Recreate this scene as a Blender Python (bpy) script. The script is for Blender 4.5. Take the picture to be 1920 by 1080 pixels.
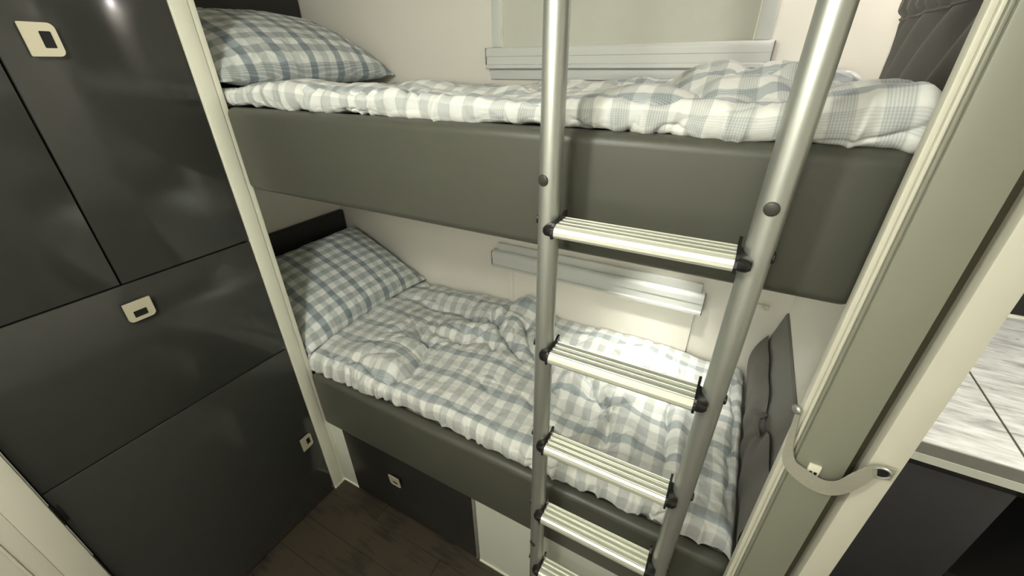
import bpy, bmesh, math
import numpy as np
from mathutils import Vector, Matrix

for o in list(bpy.data.objects):
    bpy.data.objects.remove(o)
scene = bpy.context.scene
col = scene.collection

# ------------------------------------------------------------------ camera
# world: x along the bunks (right), y towards the back wall, z up, metres
CAM = Vector((1.17837, -0.64520, 1.55))
RIGHT = Vector((0.87841926, 0.47780844, -0.00887056))
DOWN = Vector((0.22488252, -0.42966752, -0.87453626))
FWD = Vector((-0.4216722, 0.76621466, -0.484879))
cd = bpy.data.cameras.new('camera')
cd.sensor_fit = 'HORIZONTAL'
cd.sensor_width = 36.0
cd.lens = 765.0 / 1920.0 * 36.0
cd.clip_start = 0.01
cam = bpy.data.objects.new('camera', cd)
col.objects.link(cam)
M = Matrix((RIGHT, -DOWN, -FWD)).transposed().to_4x4()
M.translation = CAM
cam.matrix_world = M
scene.camera = cam

# ------------------------------------------------------------------ light and exposure
scene.view_settings.view_transform = 'Standard'
scene.view_settings.look = 'None'
scene.view_settings.exposure = 0.0
scene.view_settings.gamma = 1.0
scene.view_settings.use_curve_mapping = False
w = bpy.data.worlds.new('world')
scene.world = w
w.use_nodes = True
w.node_tree.nodes['Background'].inputs[0].default_value = (0.9, 0.92, 1.0, 1)
w.node_tree.nodes['Background'].inputs[1].default_value = 0.05

# ceiling lamps: (x, y, radius, watts)
CEIL = 1.97
LAMPS = [
    ('round ceiling lamp above the aisle in front of the bunks', (0.72, -0.86), 0.09, 19.0, (0.995, 1.0, 0.90)),
    ('added round fill lamp on the ceiling behind the viewer', (1.05, -1.30), 0.16, 13.0, (0.995, 1.0, 0.92)),  # added fill lamp, unseen, lifts the back walls of the bunks
    ('round ceiling lamp above the kitchen worktop', (2.05, 0.15), 0.09, 20.0, (1.0, 0.98, 0.94)),
]
READ_LOW = dict(loc=(1.07, 0.48, 1.25), aim=(1.05, 0.47, 0.68), watts=27.0, col=(1.0, 0.985, 0.88), cone=68, blend=0.85)
READ_UP = dict(loc=(1.36, 0.605, 1.965), aim=(1.25, 0.55, 1.50), watts=7.5, col=(1.0, 0.93, 0.91), cone=165, blend=0.6)

# ------------------------------------------------------------------ materials
def new_mat(name):
    m = bpy.data.materials.new(name)
    m.use_nodes = True
    return m, m.node_tree, m.node_tree.nodes['Principled BSDF']

def srgb(r, g, b):
    f = lambda c: (c / 255 / 12.92) if c / 255 <= 0.04045 else ((c / 255 + 0.055) / 1.055) ** 2.4
    return (f(r), f(g), f(b), 1.0)

def plain(name, c, rough=0.5, metal=0.0, coat=0.0, nscale=60.0, var=0.06, bump=0.0, bscale=400.0, stretch=None, spec=0.5):
    """a paint / plastic / metal with slight procedural mottling and relief"""
    m, nt, b = new_mat(name)
    N, L = nt.nodes, nt.links
    tc = N.new('ShaderNodeTexCoord')
    src = tc.outputs['Object']
    if stretch:
        mp = N.new('ShaderNodeMapping')
        mp.inputs['Scale'].default_value = stretch
        L.new(src, mp.inputs[0])
        src = mp.outputs[0]
    n = N.new('ShaderNodeTexNoise')
    n.inputs['Scale'].default_value = nscale
    n.inputs['Detail'].default_value = 4
    L.new(src, n.inputs['Vector'])
    mx = N.new('ShaderNodeMix')
    mx.data_type = 'RGBA'
    mx.inputs[6].default_value = tuple(x * (1 - var) for x in c[:3]) + (1,)
    mx.inputs[7].default_value = tuple(min(1, x * (1 + var)) for x in c[:3]) + (1,)
    L.new(n.outputs[0], mx.inputs[0])
    L.new(mx.outputs[2], b.inputs['Base Color'])
    b.inputs['Roughness'].default_value = rough
    b.inputs['Metallic'].default_value = metal
    b.inputs['Specular IOR Level'].default_value = spec
    b.inputs['Coat Weight'].default_value = coat
    b.inputs['Coat Roughness'].default_value = 0.05
    if bump:
        n2 = N.new('ShaderNodeTexNoise')
        n2.inputs['Scale'].default_value = bscale
        n2.inputs['Detail'].default_value = 2
        L.new(src, n2.inputs['Vector'])
        bp = N.new('ShaderNodeBump')
        bp.inputs['Strength'].default_value = bump
        bp.inputs['Distance'].default_value = 0.001
        L.new(n2.outputs[0], bp.inputs['Height'])
        L.new(bp.outputs[0], b.inputs['Normal'])
    return m

def gingham(name, base, s_u, s_v, s_vd, pu=0.053, period=0.053):
    """woven check: multiply stripes along u and v (uv in metres); v stripes alternate pale / blue-grey, every stripe is hatched with thin threads"""
    m, nt, b = new_mat(name)
    N, L = nt.nodes, nt.links
    uv = N.new('ShaderNodeTexCoord')
    sep = N.new('ShaderNodeSeparateXYZ')
    L.new(uv.outputs['UV'], sep.inputs[0])
    def math_(op, a, bb=None):
        n = N.new('ShaderNodeMath')
        n.operation = op
        for k, x in enumerate((a, bb)):
            if x is None:
                continue
            if isinstance(x, (int, float)):
                n.inputs[k].default_value = x
            else:
                L.new(x, n.inputs[k])
        return n.outputs[0]
    def stripe(c, p, duty, soft):
        f = math_('PINGPONG', math_('DIVIDE', c, p / 2.0), 1.0)   # 0..1..0 over the period
        s = N.new('ShaderNodeMapRange')
        s.inputs['From Min'].default_value = duty - soft
        s.inputs['From Max'].default_value = duty + soft
        s.inputs['To Min'].default_value = 1.0
        s.inputs['To Max'].default_value = 0.0
        L.new(f, s.inputs['Value'])
        return s.outputs[0]
    def threads(c):
        t = stripe(c, 0.0034, 0.62, 0.22)
        return math_('ADD', math_('MULTIPLY', t, 0.62), 0.48)
    u, v = sep.outputs[0], sep.outputs[1]
    mu = math_('MULTIPLY', stripe(u, pu, 0.5, 0.05), threads(u))
    mv = math_('MULTIPLY', stripe(v, period, 0.5, 0.05), threads(v))
    dark = stripe(math_('ADD', v, period / 2 * 0 ), period * 2, 0.5, 0.02)
    def mixc(fac, a, bb, mode='MIX'):
        n = N.new('ShaderNodeMix')
        n.data_type = 'RGBA'
        n.blend_type = mode
        for sock, x in ((n.inputs[0], fac), (n.inputs[6], a), (n.inputs[7], bb)):
            if isinstance(x, tuple):
                sock.default_value = x
            elif isinstance(x, (int, float)):
                sock.default_value = x
            else:
                L.new(x, sock)
        return n.outputs[2]
    vcol = mixc(dark, s_v, s_vd)
    c1 = mixc(mu, base, s_u, 'MULTIPLY')
    c2 = mixc(mv, c1, vcol, 'MULTIPLY')
    L.new(c2, b.inputs['Base Color'])
    b.inputs['Roughness'].default_value = 0.85
    b.inputs['Specular IOR Level'].default_value = 0.2
    b.inputs['Sheen Weight'].default_value = 0.1
    n2 = N.new('ShaderNodeTexNoise')
    n2.inputs['Scale'].default_value = 70
    n2.inputs['Detail'].default_value = 5
    L.new(uv.outputs['UV'], n2.inputs['Vector'])
    bp = N.new('ShaderNodeBump')
    bp.inputs['Strength'].default_value = 0.35
    bp.inputs['Distance'].default_value = 0.004
    L.new(n2.outputs[0], bp.inputs['Height'])
    L.new(bp.outputs[0], b.inputs['Normal'])
    return m

def marble(name):
    m, nt, b = new_mat(name)
    N, L = nt.nodes, nt.links
    tc = N.new('ShaderNodeTexCoord')
    mp = N.new('ShaderNodeMapping')
    mp.inputs['Scale'].default_value = (2.5, 14, 4)
    mp.inputs['Rotation'].default_value = (0, 0, 0.12)
    L.new(tc.outputs['Object'], mp.inputs[0])
    n = N.new('ShaderNodeTexNoise')
    n.inputs['Scale'].default_value = 4
    n.inputs['Detail'].default_value = 9
    n.inputs['Roughness'].default_value = 0.65
    n.inputs['Distortion'].default_value = 0.4
    L.new(mp.outputs[0], n.inputs['Vector'])
    r = N.new('ShaderNodeValToRGB')
    e = r.color_ramp.elements
    e[0].position = 0.30
    e[0].color = srgb(120, 122, 120)
    e[1].position = 0.62
    e[1].color = srgb(226, 228, 226)
    k = e.new(0.44)
    k.color = srgb(190, 192, 190)
    L.new(n.outputs[0], r.inputs[0])
    # sparse dark knots
    vo = N.new('ShaderNodeTexVoronoi')
    vo.inputs['Scale'].default_value = 9
    mp2 = N.new('ShaderNodeMapping')
    mp2.inputs['Scale'].default_value = (1, 2.6, 1)
    L.new(tc.outputs['Object'], mp2.inputs[0])
    L.new(mp2.outputs[0], vo.inputs['Vector'])
    mr = N.new('ShaderNodeMapRange')
    mr.inputs['From Min'].default_value = 0.035
    mr.inputs['From Max'].default_value = 0.06
    L.new(vo.outputs['Distance'], mr.inputs['Value'])
    mx = N.new('ShaderNodeMix')
    mx.data_type = 'RGBA'
    mx.inputs[6].default_value = srgb(92, 92, 90)
    L.new(mr.outputs[0], mx.inputs[0])
    L.new(r.outputs[0], mx.inputs[7])
    L.new(mx.outputs[2], b.inputs['Base Color'])
    b.inputs['Roughness'].default_value = 0.4
    return m

def wood(name):
    m, nt, b = new_mat(name)
    N, L = nt.nodes, nt.links
    tc = N.new('ShaderNodeTexCoord')
    mp = N.new('ShaderNodeMapping')
    mp.inputs['Scale'].default_value = (3, 30, 10)
    L.new(tc.outputs['Object'], mp.inputs[0])
    n = N.new('ShaderNodeTexNoise')
    n.inputs['Scale'].default_value = 2.5
    n.inputs['Detail'].default_value = 8
    n.inputs['Distortion'].default_value = 1.2
    L.new(mp.outputs[0], n.inputs['Vector'])
    n3 = N.new('ShaderNodeTexNoise')
    n3.inputs['Scale'].default_value = 9
    n3.inputs['Detail'].default_value = 4
    L.new(tc.outputs['Object'], n3.inputs['Vector'])
    av = N.new('ShaderNodeMath')
    av.operation = 'ADD'
    L.new(n.outputs[0], av.inputs[0])
    L.new(n3.outputs[0], av.inputs[1])
    r = N.new('ShaderNodeValToRGB')
    e = r.color_ramp.elements
    e[0].position = 0.75
    e[0].color = srgb(38, 33, 25)
    e[1].position = 1.25
    e[1].color = srgb(60, 52, 41)
    L.new(av.outputs[0], r.inputs[0])
    L.new(r.outputs[0], b.inputs['Base Color'])
    b.inputs['Roughness'].default_value = 0.5
    bp = N.new('ShaderNodeBump')
    bp.inputs['Strength'].default_value = 0.15
    bp.inputs['Distance'].default_value = 0.002
    L.new(n.outputs[0], bp.inputs['Height'])
    L.new(bp.outputs[0], b.inputs['Normal'])
    return m

def emitter(name, c, s):
    m, nt, b = new_mat(name)
    b.inputs['Base Color'].default_value = (0.8, 0.8, 0.8, 1)
    b.inputs['Emission Color'].default_value = c + (1,)
    b.inputs['Emission Strength'].default_value = s
    return m

MT = {}
MT['wall'] = plain('wall_board', srgb(236, 232, 222), 0.55, nscale=8, var=0.02, bump=0.08, bscale=250)
MT['ceiling'] = plain('ceiling_board', srgb(232, 228, 216), 0.7, nscale=5, var=0.02)
MT['white_trim'] = plain('white_trim', srgb(226, 226, 208), 0.35, nscale=10, var=0.02)
MT['post_white'] = plain('shaded_white_post', srgb(200, 198, 182), 0.4, nscale=10, var=0.03)  # white trim darkened in its colour to stand in for shade
MT['white_panel'] = plain('white_panel', srgb(205, 208, 196), 0.35, nscale=10, var=0.03)
MT['door_profile'] = plain('grey_door_profile', srgb(128, 129, 114), 0.4, nscale=6, var=0.04)
MT['dark_gap'] = plain('shaded_gap_and_joint', srgb(72, 68, 52), 0.9, nscale=80, var=0.1)  # shade of the post gap put into the colour; also the worktop joint
MT['gloss'] = plain('anthracite_gloss', srgb(52, 53, 50), 0.12, nscale=30, var=0.06, coat=0.0, spec=0.5)
MT['matt_dark'] = plain('anthracite_matt', srgb(36, 36, 34), 0.35, nscale=30, var=0.08)
MT['kitchen_front'] = plain('kitchen_front_dark', srgb(52, 52, 54), 0.4, nscale=60, var=0.08)
MT['carcass'] = plain('carcass_black', srgb(22, 22, 20), 0.7)
MT['nickel'] = plain('satin_nickel', srgb(222, 215, 190), 0.36, 0.45, nscale=30, var=0.05, bump=0.05, bscale=700)
MT['leather'] = plain('grey_vinyl', srgb(77, 78, 69), 0.42, nscale=14, var=0.05, bump=0.18, bscale=900)
MT['vinyl_dark'] = plain('charcoal_vinyl', srgb(38, 37, 35), 0.55, nscale=14, var=0.06, bump=0.2, bscale=700)
MT['pad_grey'] = plain('grey_pad_fabric', srgb(122, 120, 116), 0.75, nscale=90, var=0.06, bump=0.2, bscale=900)
MT['curtain'] = plain('grey_curtain_cloth', srgb(100, 97, 92), 0.6, nscale=40, var=0.08, bump=0.15, bscale=900)
MT['alu'] = plain('anodised_aluminium', srgb(184, 187, 180), 0.40, 0.8, nscale=20, var=0.03)
MT['alu_tread'] = plain('tread_aluminium', srgb(226, 228, 214), 0.42, 0.65, nscale=18, var=0.16, stretch=(0.4, 14, 14))
MT['plastic_black'] = plain('black_plastic', srgb(22, 22, 21), 0.35)
MT['bolt'] = plain('dark_bolt', srgb(62, 62, 55), 0.45, 0.2)
MT['blind_frame'] = plain('blind_frame_white', srgb(214, 216, 212), 0.4, nscale=8, var=0.02)
MT['blind_cloth'] = plain('blind_cloth', srgb(206, 206, 194), 0.75, nscale=40, var=0.03)
MT['dark_end'] = plain('grey_endcap', srgb(120, 118, 112), 0.5)
MT['mattress'] = plain('mattress_cotton', srgb(216, 214, 204), 0.9, nscale=50, var=0.05, bump=0.3)
MT['strap'] = plain('strap_webbing', srgb(150, 148, 134), 0.75, nscale=200, var=0.1, bump=0.3, bscale=1500)
MT['cream'] = plain('cream_plastic', srgb(226, 224, 204), 0.4)
MT['edge_grey'] = plain('worktop_edge_grey', srgb(126, 126, 120), 0.5, nscale=50, var=0.1)
MT['marble'] = marble('pale_veined_laminate')
MT['wood'] = wood('dark_wood_vinyl')
MT['duvet'] = gingham('check_duvet', srgb(232, 233, 228), srgb(213, 216, 218), srgb(228, 230, 231), srgb(190, 199, 207), 0.053, 0.053)
MT['pillow'] = gingham('check_pillow', srgb(230, 233, 230), srgb(196, 201, 203), srgb(218, 222, 222), srgb(160, 173, 182), 0.047, 0.050)

# ------------------------------------------------------------------ mesh helpers
class MB:
    def __init__(self):
        self.v, self.f, self.smooth = [], [], []
    def add(self, vs, fs, smooth=False):
        k = len(self.v)
        self.v += [tuple(map(float, p)) for p in vs]
        self.f += [tuple(i + k for i in f) for f in fs]
        self.smooth += [smooth] * len(fs)
        return self
    def box(self, x0, x1, y0, y1, z0, z1, bev=0.0, seg=2, smooth=None):
        bm = bmesh.new()
        bmesh.ops.create_cube(bm, size=1.0)
        for v in bm.verts:
            v.co = Vector((x0 + (v.co.x + .5) * (x1 - x0), y0 + (v.co.y + .5) * (y1 - y0), z0 + (v.co.z + .5) * (z1 - z0)))
        if bev:
            bmesh.ops.bevel(bm, geom=bm.edges[:], offset=bev, segments=seg, profile=0.5, affect='EDGES')
        bm.verts.ensure_lookup_table()
        bm.normal_update()
        self.add([v.co for v in bm.verts], [[v.index for v in f.verts] for f in bm.faces], bool(bev) if smooth is None else smooth)
        bm.free()
        return self
    def prism(self, poly, axis, a, b, smooth=False):
        """polygon in the two other axes (cyclic order), extruded along axis from a to b"""
        n = len(poly)
        def mk(p, t):
            q = [0, 0, 0]
            q[axis] = t
            q[(axis + 1) % 3], q[(axis + 2) % 3] = p
            return q
        vs = [mk(p, a) for p in poly] + [mk(p, b) for p in poly]
        fs = [[i, (i + 1) % n, n + (i + 1) % n, n + i] for i in range(n)]
        self.add(vs, fs, smooth)
        self.add([mk(p, a) for p in poly], [list(range(n))[::-1]])
        self.add([mk(p, b) for p in poly], [list(range(n))])
        return self
    def tube(self, path, r, n=20, caps=True):
        path = [Vector(p) for p in path]
        rs = r if isinstance(r, (list, tuple)) else [r] * len(path)
        vs, fs = [], []
        prev = None
        for i, p in enumerate(path):
            d = (path[min(i + 1, len(path) - 1)] - path[max(i - 1, 0)]).normalized()
            if prev is None:
                a = Vector((1, 0, 0)) if abs(d.x) < 0.9 else Vector((0, 1, 0))
            else:
                a = prev
            a = (a - d * a.dot(d)).normalized()
            prev = a
            b = d.cross(a)
            for k in range(n):
                t = 2 * math.pi * k / n
                vs.append(p + (a * math.cos(t) + b * math.sin(t)) * rs[i])
        for i in range(len(path) - 1):
            for k in range(n):
                fs.append([i * n + k, i * n + (k + 1) % n, (i + 1) * n + (k + 1) % n, (i + 1) * n + k])
        self.add(vs, fs, True)
        if caps:
            self.add(vs[:n], [list(range(n))[::-1]])
            self.add(vs[-n:], [list(range(n))])
        return self
    def disc(self, c, d, r, h, n=24, dome=0.0):
        """short cylinder from c along d with optional domed end"""
        c, d = Vector(c), Vector(d).normalized()
        prof = [(r, 0), (r, h * (1 - dome))]
        if dome:
            for k in range(1, 6):
                t = k / 6 * math.pi / 2
                prof.append((r * math.cos(t), h * (1 - dome) + h * dome * math.sin(t)))
        else:
            prof.append((r * 0.92, h))
        a = d.orthogonal().normalized()
        b = d.cross(a)
        vs, fs = [], []
        for (rr, hh) in prof:
            for k in range(n):
                t = 2 * math.pi * k / n
                vs.append(c + d * hh + (a * math.cos(t) + b * math.sin(t)) * rr)
        m = len(prof)
        for i in range(m - 1):
            for k in range(n):
                fs.append([i * n + k, i * n + (k + 1) % n, (i + 1) * n + (k + 1) % n, (i + 1) * n + k])
        fs.append([(m - 1) * n + k for k in range(n)])
        fs.append([k for k in range(n)][::-1])
        self.add(vs, fs, False)
        return self

ORIG = {}
def finish(name, me, mat, parent, origin):
    o = bpy.data.objects.new(name, me)
    col.objects.link(o)
    me.materials.append(mat)
    if parent is not None:
        root = ORIG[parent.name]
        o.parent = parent
        ORIG[o.name] = root
        me.transform(Matrix.Translation(-root))
    else:
        if origin is None:
            co = np.empty(len(me.vertices) * 3)
            me.vertices.foreach_get('co', co)
            co = co.reshape(-1, 3)
            lo, hi = co.min(0), co.max(0)
            origin = Vector(((lo[0] + hi[0]) / 2, (lo[1] + hi[1]) / 2, lo[2]))
        me.transform(Matrix.Translation(-origin))
        o.location = origin
        ORIG[o.name] = Vector(origin)
    return o

def obj(name, mb, mat, parent=None, origin=None):
    me = bpy.data.meshes.new(name)
    me.from_pydata(mb.v, [], mb.f)
    me.polygons.foreach_set('use_smooth', mb.smooth)
    me.update()
    bm = bmesh.new()
    bm.from_mesh(me)
    bmesh.ops.recalc_face_normals(bm, faces=bm.faces[:])
    bm.to_mesh(me)
    bm.free()
    if any(mb.smooth):
        try:
            me.set_sharp_from_angle(angle=math.radians(40))
        except Exception:
            pass
    return finish(name, me, MT[mat], parent, origin)

def tag(o, label=None, cat=None, group=None, kind=None):
    if label: o['label'] = label
    if cat: o['category'] = cat
    if group: o['group'] = group
    if kind: o['kind'] = kind
    return o

def thing(name, label, cat, loc, group=None, kind=None):
    o = bpy.data.objects.new(name, None)
    o.empty_display_size = 0.05
    col.objects.link(o)
    o.location = loc
    ORIG[o.name] = Vector(loc)
    return tag(o, label, cat, group, kind)

def struct(name, mb, mat, label=None):
    return tag(obj(name, mb, mat), label, kind='structure')

def box(*a, **k):
    return MB().box(*a, **k)

# ------------------------------------------------------------------ the setting
YW = 0.65          # back wall
XL = -0.485        # head end of the bunks
XR = 1.408         # foot end of the bunks
fl = struct('floor', box(-0.6, 3.0, -1.7, 1.35, -0.04, -0.003), 'carcass', 'dark brown wood effect floor in front of the bunk')
pm = None
for r in range(15):
    y0 = -1.68 + r * 0.115
    if y0 > 0.0:
        break
    for c in range(4):
        x0 = -0.05 + c * 0.92 - (r % 3) * 0.31
        mb = box(max(x0, -0.02), x0 + 0.918, y0, min(y0 + 0.1135, 0.012), -0.003, 0.0)
        if x0 + 0.918 > 0.02:
            obj('plank', mb, 'wood', fl)
struct('wall_back', box(XL - 0.05, XR + 0.02, YW, YW + 0.04, 0, CEIL), 'wall', 'cream wall board behind both bunks')
struct('wall_left', box(XL - 0.04, XL, 0.0, YW, 0, CEIL), 'wall', 'pale wall at the head end of the bunks')
struct('wall_right', box(XR, XR + 0.022, -0.02, YW, 0, CEIL), 'wall', 'white partition at the foot end of the bunks')
struct('wall_front', box(-0.6, 3.0, -1.74, -1.70, 0, CEIL), 'wall')
struct('wall_kitchen', box(1.43, 3.0, 1.30, 1.34, 0, CEIL), 'wall')
struct('wall_outer', box(2.96, 3.0, -1.70, 1.30, 0, CEIL), 'wall')
struct('wall_side', box(-0.6, -0.56, -1.70, YW, 0, CEIL), 'wall')
struct('ceiling', box(-0.6, 3.0, -1.74, 1.34, CEIL, CEIL + 0.03), 'ceiling')

# corner post between cabinet and bunks: strip in the cabinet plane plus a small return bead
mb = MB().box(-0.485, 0.003, -0.052, -0.0125, 0.0, CEIL, bev=0.003)
mb.box(-0.02, 0.0, -0.0125, 0.004, 0.0, CEIL, bev=0.002)
struct('trim_1', mb, 'white_trim', 'white vertical corner post between dark cabinet and bunks')
mb = MB().box(0.0, 0.085, 0.0, 0.012, 0.006, 0.342, bev=0.001)
struct('trim_2', mb, 'white_panel', 'short white panel under the lower bunk beside the corner post')
mb = MB().box(0.0, 0.088, -0.004, 0.0, 0.0, 0.007).box(0.0, 0.004, -0.052, -0.004, 0.0, 0.007)
struct('trim_3', mb, 'white_trim', 'thin white corner bead on the floor under the post')

# door frame at the near left
mb = MB().box(-0.03, 0.026, -0.703, -0.652, 0, CEIL, bev=0.004)
mb.box(-0.03, 0.020, -0.732, -0.703, 0, CEIL, bev=0.002)
mb.box(-0.03, 0.024, -0.737, -0.732, 0, CEIL, bev=0.002)
mb.box(-0.03, 0.012, -0.80, -0.737, 0, CEIL, bev=0.002)
struct('trim_4', mb, 'post_white', 'cream door frame at the left edge beside the dark cabinet')

# right: white post of the aisle doorway
mb = MB().box(1.4222, 1.4565, -0.094, -0.02, 0, CEIL, bev=0.003)
struct('trim_5', mb, 'post_white', 'plain white door post right of the grey door profile')
mb = MB().box(1.40, 1.4225, -0.07, -0.02, 0, CEIL)  # dark strip fills the gap, its shade is in the colour
struct('trim_6', mb, 'dark_gap', 'dark strip standing in for the shaded gap between the grey door profile and the white post')

# ------------------------------------------------------------------ cabinet on the left
cab = thing('cabinet', 'glossy anthracite tall cabinet with four doors left of the bunks', 'cabinet', (-0.25, -0.35, 0))
obj('body', box(-0.48, -0.018, -0.65, -0.054, 0.0, CEIL - 0.002), 'carcass', cab)
ZD = [0.004, 0.729, 1.111, CEIL - 0.004]
G = 0.002
def plate(parent, cen, ux, uy, nrm, w, h, flip=0):
    """square pull: satin plate with two rounded corners and a finger slot, held off the door on a dark block.
       local v axis (uy) points from the straight edge to the rounded edge"""
    cen, ux, uy, nrm = map(Vector, (cen, ux, uy, nrm))
    r = 0.010
    def arc(cx, cy, a0, a1, rr, n=6):
        return [(cx + rr * math.cos(math.radians(a0 + (a1 - a0) * k / n)), cy + rr * math.sin(math.radians(a0 + (a1 - a0) * k / n))) for k in range(n + 1)]
    s = 0.002
    outer = arc(w/2 - s, -h/2 + s, -90, 0, s) + arc(w/2 - r, h/2 - r, 0, 90, r) + arc(-w/2 + r, h/2 - r, 90, 180, r) + arc(-w/2 + s, -h/2 + s, 180, 270, s)
    q = 0.002
    hx, y0, y1 = w * 0.25, -h * 0.02, h * 0.33
    inner = arc(hx - q, y0 + q, -90, 0, q) + arc(hx - q, y1 - q, 0, 90, q) + arc(-hx + q, y1 - q, 90, 180, q) + arc(-hx + q, y0 + q, 180, 270, q)
    n = len(outer)
    def P3(p, d):
        # slightly arched plate: straight edge stands further off the door
        lift = 0.004 * (0.5 - p[1] / h)
        return cen + ux * p[0] + uy * p[1] + nrm * (d + lift)
    vs, fs = [], []
    for d in (0.008, 0.011):
        vs += [P3(p, d) for p in outer] + [P3(p, d) for p in inner]
    for k in range(n):
        j = (k + 1) % n
        fs.append([2*n + k, 2*n + j, 3*n + j, 3*n + k])       # front ring
        fs.append([k, n + k, n + j, j])                       # back ring
        fs.append([k, j, 2*n + j, 2*n + k])                   # outer wall
        fs.append([n + k, 3*n + k, 3*n + j, n + j])           # inner wall
    mb = MB().add(vs, fs)
    hd = obj('handle', mb, 'nickel', parent)
    tag(hd, 'satin metal plate handle with finger slot')
    vs = []
    for d in (0.0, 0.0095):
        for (a, b_) in ((-.40, -.30), (.40, -.30), (.40, .38), (-.40, .38)):
            vs.append(cen + ux * (a * w) + uy * (b_ * h) + nrm * d)
    obj('handle_base', MB().add(vs, [[0,3,2,1],[4,5,6,7],[0,1,5,4],[1,2,6,5],[2,3,7,6],[3,0,4,7]]), 'plastic_black', hd)
    return hd
YS = -0.354
doors = {}
for key, (ya, yb, za, zb) in dict(upper_near=(-0.65, YS, ZD[2], ZD[3]), upper_far=(YS, -0.053, ZD[2], ZD[3]), middle=(-0.65, -0.053, ZD[1], ZD[2]), lower=(-0.65, -0.053, ZD[0], ZD[1])).items():
    doors[key] = obj('door', box(-0.018, 0.0, ya + G, yb - G, za + G, zb - G, bev=0.0015), 'gloss', cab)
plate(doors['upper_far'], (0, -0.290, 1.593), (0, 0, 1), (0, 1, 0), (1, 0, 0), 0.054, 0.050)
plate(doors['middle'], (0, -0.349, 1.046), (0, 1, 0), (0, 0, -1), (1, 0, 0), 0.054, 0.050)
plate(doors['lower'], (0, -0.100, 0.335), (0, 0, 1), (0, 1, 0), (1, 0, 0), 0.058, 0.044)
mb = MB().box(-0.002, 0.006, -0.657, -0.648, 0.628, 0.695, bev=0.001).box(0.0, 0.004, -0.648, -0.640, 0.636, 0.687, bev=0.001)
tag(obj('hinge', mb, 'plastic_black', doors['lower']), 'dark hinge on the door edge')

# ------------------------------------------------------------------ bunks
def front_rail(name_parent, x0, x1, z0, z1, mat='leather'):
    return obj('front_rail', box(x0, x1, -0.012, 0.032, z0, z1, bev=0.019, seg=6), mat, name_parent)
ub = thing('bunk_bed', 'upper bunk with padded grey vinyl front rail behind the ladder', 'bunk bed', (0.45, 0.33, 1.248), 'two fixed bunks')
front_rail(ub, 0.004, 1.361, 1.248, 1.456)
obj('base_board', box(XL + 0.028, XR - 0.003, 0.033, YW - 0.003, 1.255, 1.285), 'white_panel', ub)
obj('support_batten', box(XL + 0.003, XR - 0.003, YW - 0.03, YW - 0.004, 1.2855, 1.315), 'white_panel', ub)
lb = thing('bunk_bed', 'lower bunk with padded grey vinyl front rail near the floor', 'bunk bed', (0.45, 0.33, 0.346), 'two fixed bunks')
front_rail(lb, 0.004, 1.361, 0.346, 0.587)
obj('base_board', box(XL + 0.028, XR - 0.003, 0.033, YW - 0.003, 0.44, 0.465), 'white_panel', lb)
tag(obj('mattress', box(XL + 0.03, XR - 0.045, 0.045, YW - 0.026, 1.2851, 1.442, bev=0.02, seg=3), 'mattress'), 'white mattress under the upper check duvet', 'mattress')
tag(obj('mattress', box(XL + 0.03, XR - 0.055, 0.050, YW - 0.026, 0.4651, 0.572, bev=0.02, seg=3), 'mattress'), 'white mattress under the lower check duvet', 'mattress')
for z0, z1, lab in ((1.30, 1.778, 'charcoal padded headboard behind the upper pillow'), (0.47, 0.932, 'charcoal padded headboard behind the lower pillow')):
    h = thing('headboard', lab, 'headboard', (XL, 0.33, z0), 'padded headboards')
    mb = MB().box(XL + 0.001, XL + 0.026, 0.022, YW - 0.008, z0, z1, bev=0.006, seg=3)
    p = obj('pad', mb, 'vinyl_dark', h)
    obj('seam', MB().tube([(XL + 0.0262, 0.03, z1 - 0.085), (XL + 0.0262, 0.33, z1 - 0.087), (XL + 0.0262, YW - 0.014, z1 - 0.085)], 0.0022, 8), 'vinyl_dark', p)

# under-bunk locker, white panel
lk = thing('locker', 'matt black locker under the lower bunk with one small metal handle', 'locker', (0.38, 0.2, 0))
obj('body', box(0.09, 0.668, 0.012, YW - 0.01, 0.004, 0.345), 'carcass', lk)
d = obj('door', box(0.0885, 0.668, -0.004, 0.011, 0.006, 0.344, bev=0.001), 'matt_dark', lk)
plate(d, (0.338, -0.004, 0.222), (-1, 0, 0), (0, 0, -1), (0, -1, 0), 0.050, 0.054)
pn = thing('access_panel', 'white panel under the lower bunk right of the black locker', 'panel', (1.0, 0.0, 0))
obj('panel', box(0.684, 1.36, -0.002, 0.012, 0.008, 0.344), 'white_panel', pn)
obj('edge_strip', box(0.670, 0.683, -0.005, 0.012, 0.004, 0.344, bev=0.002), 'dark_end', pn)
obj('bottom_bead', box(0.684, 1.36, -0.006, 0.0, 0.0, 0.008), 'white_trim', pn)

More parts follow.
